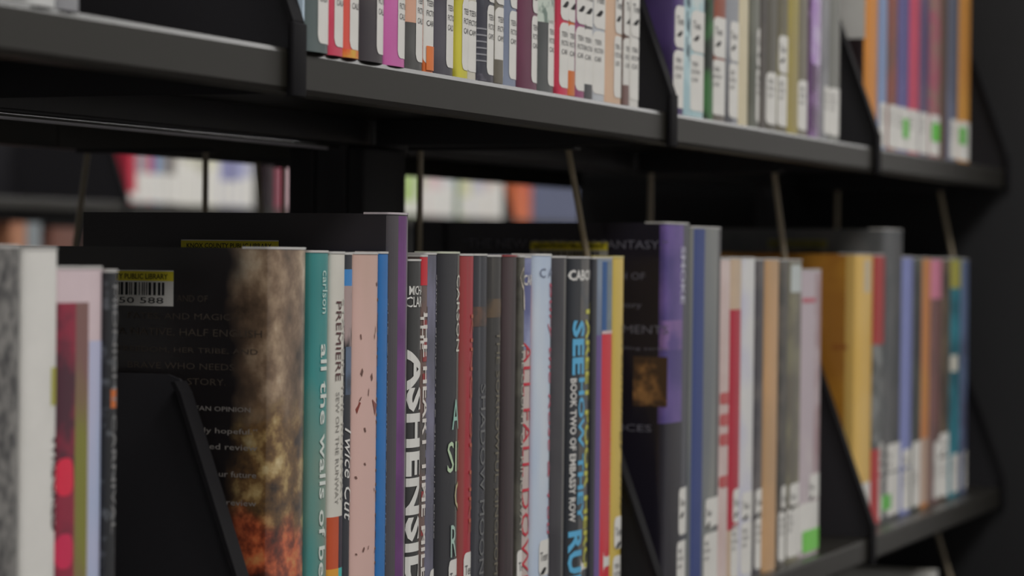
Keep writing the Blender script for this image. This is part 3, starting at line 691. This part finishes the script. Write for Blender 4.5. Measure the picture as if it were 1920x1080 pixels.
b = upper(1518, 1541, mat('4b2c54', h2='7d5c8c', scale=40, lo=.5, hi=.68, rough=.12, coat=1, coat_r=.05), 'shiny foil purple book in the second upper row', GU2, call=False, genre=False, **k2)
b.band(.12, .78, .052, .20, mat('b9a3cc', rough=.1, coat=1, coat_r=.04, h2='9a7ab0', scale=60), 'foil_art', r=.004)
b = upper(1541, 1559, mat('77777a', h2='5f6062', scale=18), 'mid grey book right of the shiny purple one', GU2, 'CAV', .3, genre=False, **k2)
b = upper(1559, 1579, mat('6b6b66'), 'white-labelled book ending the second upper row', GU2, 'CAV', .05, genre=False, **k2)

GU3 = 'books in the last row of the upper shelf'
k3 = dict(Y=.518, genre=False)
b = upper(1626, 1649, mat('2c2022', gain=1.2), 'orange-spined book with a big white sticker on its back cover', GU3, 'CHA', .3, call=False, **k3)
b.sheet('spine_art', 0, b.L, .001, b.H-.001, mat('b8741f', h2='b07024', scale=12), e=.0001)
y0, z1 = b.syz(1575, -70); y1, _ = b.syz(1624, -70); _, z0 = b.syz(1605, 72)
st = b.side('white_sticker', y1, y0, z0, z1, WHITE, e=.0003)
b = upper(1649, 1664, mat('6f80a0'), 'cornflower blue book in the last upper row', GU3, 'CHA', .1, **k3)
b = upper(1664, 1683, mat('5d4238', h2='7a4034', scale=14), 'reddish brown book in the last upper row', GU3, 'CHA', .1, **k3)
b = upper(1683, 1706, mat('4c4878', h2='585080', scale=14), 'indigo book with green sticker', GU3, 'CHB', .02, **k3)
b.sheet('green_sticker', b.f(.35), b.f(.95), .014, .030, mat('55aa3a'), e=.0006, r=.002)
b = upper(1706, 1726, mat('a83c54'), 'raspberry pink book in the last upper row', GU3, 'CHB', .02, **k3)
b = upper(1726, 1746, mat('4a3c5c', h2='584a60', scale=20), 'dusky purple book in the last upper row', GU3, 'CHB', .1, **k3)
b = upper(1746, 1764, mat('8a4a58', h2='7d6058', scale=60, lo=.45, hi=.58), 'mottled rose book with green sticker', GU3, 'CHI', .02, **k3)
b.sheet('green_sticker', b.f(.1), b.f(.8), .016, .032, mat('55aa3a'), e=.0006, r=.002)
b = upper(1764, 1778, mat('4c3a30'), 'narrow chocolate brown book in the last upper row', GU3, call=False, **k3)
b = upper(1778, 1799, mat('565a6c', h2='4a4e5c', scale=16), 'steel grey-blue book in the last upper row', GU3, 'CHI', .2, **k3)
b = upper(1799, 1819, mat('a8762c', h2='a06c28', scale=14), 'amber book with green sticker ending the upper shelf', GU3, 'CHI', .02, **k3)
b.sheet('green_sticker', b.f(.05), b.f(.5), .018, .034, mat('4f9a3a'), e=.0006, r=.002)

# a few books on the lowest shelf, whose tops just come into view
for i, (x0, x1, h, c, lb) in enumerate(((2.222, 2.252, .243, 'a0a09c', 'light grey book on the lowest shelf, its top just in view'), (2.253, 2.279, .214, '5c3a34', 'brown book on the lowest shelf beside the light grey one'), (2.280, 2.306, .216, '3c4a66', 'navy book on the lowest shelf near the end panel'))):
    Book(x0, x1, .522, BASE, h, .15, mat(c), lb, 'books on the lowest shelf')

# ------------------------------------------------------------------ the range across the next aisle
FY = 2.4
ff = empty('shelving_frame', (0, 0, 0), 'black shelving range across the aisle seen blurred through the gap', 'shelving')
box('back_panel', (2.6, FY+.235, .09), (7.0, FY+.245, 1.70), STEELB, ff)
for x in (2.6, 6.98): box('post', (x, FY+.20, 0), (x+.02, FY+.235, 1.75), STEELB, ff)
box('kick_plate', (2.6, FY+.03, 0), (7.0, FY+.20, .09), STEELB, ff)
FB = [3.05, on_y(240, 385, FY).x, on_y(499, 390, FY).x, on_y(962, 400, FY).x, 6.60]
for z, w in ((UP, 'upper'), (LO, 'lower')):
    shelf(2.62, 6.98, z, FY, FY+.233, f'blurred {w} shelf of the range across the aisle')
    for k, x in enumerate(FB):
        bracket(x, z, FY, FY+.233, f'blurred bracket on the {w} far shelf, {("first", "second", "third", "fourth", "fifth")[k]} from the left')
def far(px0, px1, c, label, H=.215, call=True, Z=UP, py=350, D=.15, c2=None, lab_h=.055, dy=.01, cl=None):
    y = FY+dy; a = on_y(px0, py, y); b = on_y(px1, py, y)
    m = mat(c, h2=c2, scale=12) if c2 else mat(c)
    bk = Book(a.x, b.x, y, Z, H, D, m, label, 'blurred books across the aisle', detail=False)
    if call: bk.sheet('spine_label', bk.f(.06), bk.f(.98), .003, lab_h, cl or WHITE, e=.0004, n=6)
    return bk
far(243, 257, 'a8283c', 'bright red blurred book beside the far bracket', lab_h=.018)
far(257, 266, '7a7d86', 'grey blurred book right of the bright red one')
far(266, 275, '8f8f94', 'silver-grey blurred book left of the dull red one')
far(275, 289, 'a04458', 'dull red blurred book across the aisle')
far(289, 301, '56749a', 'blue blurred book across the aisle')
far(301, 314, '7d8088', 'ash grey blurred book right of the blue one')
far(314, 330, '5c5450', 'brown-grey blurred book across the aisle')
far(330, 350, 'a8a59c', 'off-white blurred book left of the cream pair', lab_h=.08)
far(350, 372, 'b0aea0', 'cream blurred book, left of a cream pair', lab_h=.07)
far(372, 390, '9c9a8c', 'greyish cream blurred book in the white run', lab_h=.06)
far(390, 414, 'b8b6a4', 'wide ivory blurred book in the white run', lab_h=.07)
far(414, 430, '77789c', 'lavender blurred book with white foot', lab_h=.05)
far(430, 446, '6b6c8c', 'violet-grey blurred book with white foot', lab_h=.05)
far(446, 462, '8a8cab', 'pale violet blurred book near the dark gap', lab_h=.055)
far(462, 478, '9a9aa4', 'light grey blurred book ending the white run', lab_h=.06)
far(504, 522, '2a2024', 'near-black blurred book left of the pink-edged one', call=False)
far(522, 532, '8a2c44', 'dark pink blurred book beside the post', call=False)
far(532, 552, 'b89aa0', 'pale pink blurred book partly behind the post', call=False)
far(752, 782, '8aa05c', 'leaf green blurred book right of the post', lab_h=.03, c2='96ac6c')
far(782, 802, 'a8ac98', 'pale green-grey blurred book beside the leaf green one', lab_h=.06)
far(802, 832, 'b8a4a4', 'pinkish white blurred book across the aisle', lab_h=.06)
far(832, 855, 'b2b4b4', 'cool white blurred book left of the dark green sliver', lab_h=.07)
far(855, 863, '2f5a4c', 'dark green blurred sliver between white books', call=False)
far(863, 886, 'b4b290', 'yellowish cream blurred book right of the green sliver', lab_h=.05)
far(886, 912, 'a4a2aa', 'pale lilac-grey blurred book across the aisle', lab_h=.06)
far(912, 930, 'b4a49c', 'warm white blurred book across the aisle', lab_h=.07)
far(930, 945, 'b0aea8', 'last white blurred book before the orange one', lab_h=.09)
far(966, 999, 'a8452c', 'orange-red blurred book across the aisle', call=False, c2='b05a34')
far(1000, 1100, '4a5068', 'slate blue blurred wide book with its face turned out', call=False, D=.03)
far(22, 52, '8f6248', 'orange-brown blurred book on the far lower shelf', Z=LO, H=.262, call=False, py=425, c2='7a4c3a')
far(52, 80, '6d7376', 'grey blurred book on the far lower shelf', Z=LO, H=.262, call=False, py=425)
far(98, 150, '5c3a30', 'wide brown blurred book on the far lower shelf', Z=LO, H=.255, call=False, py=425)
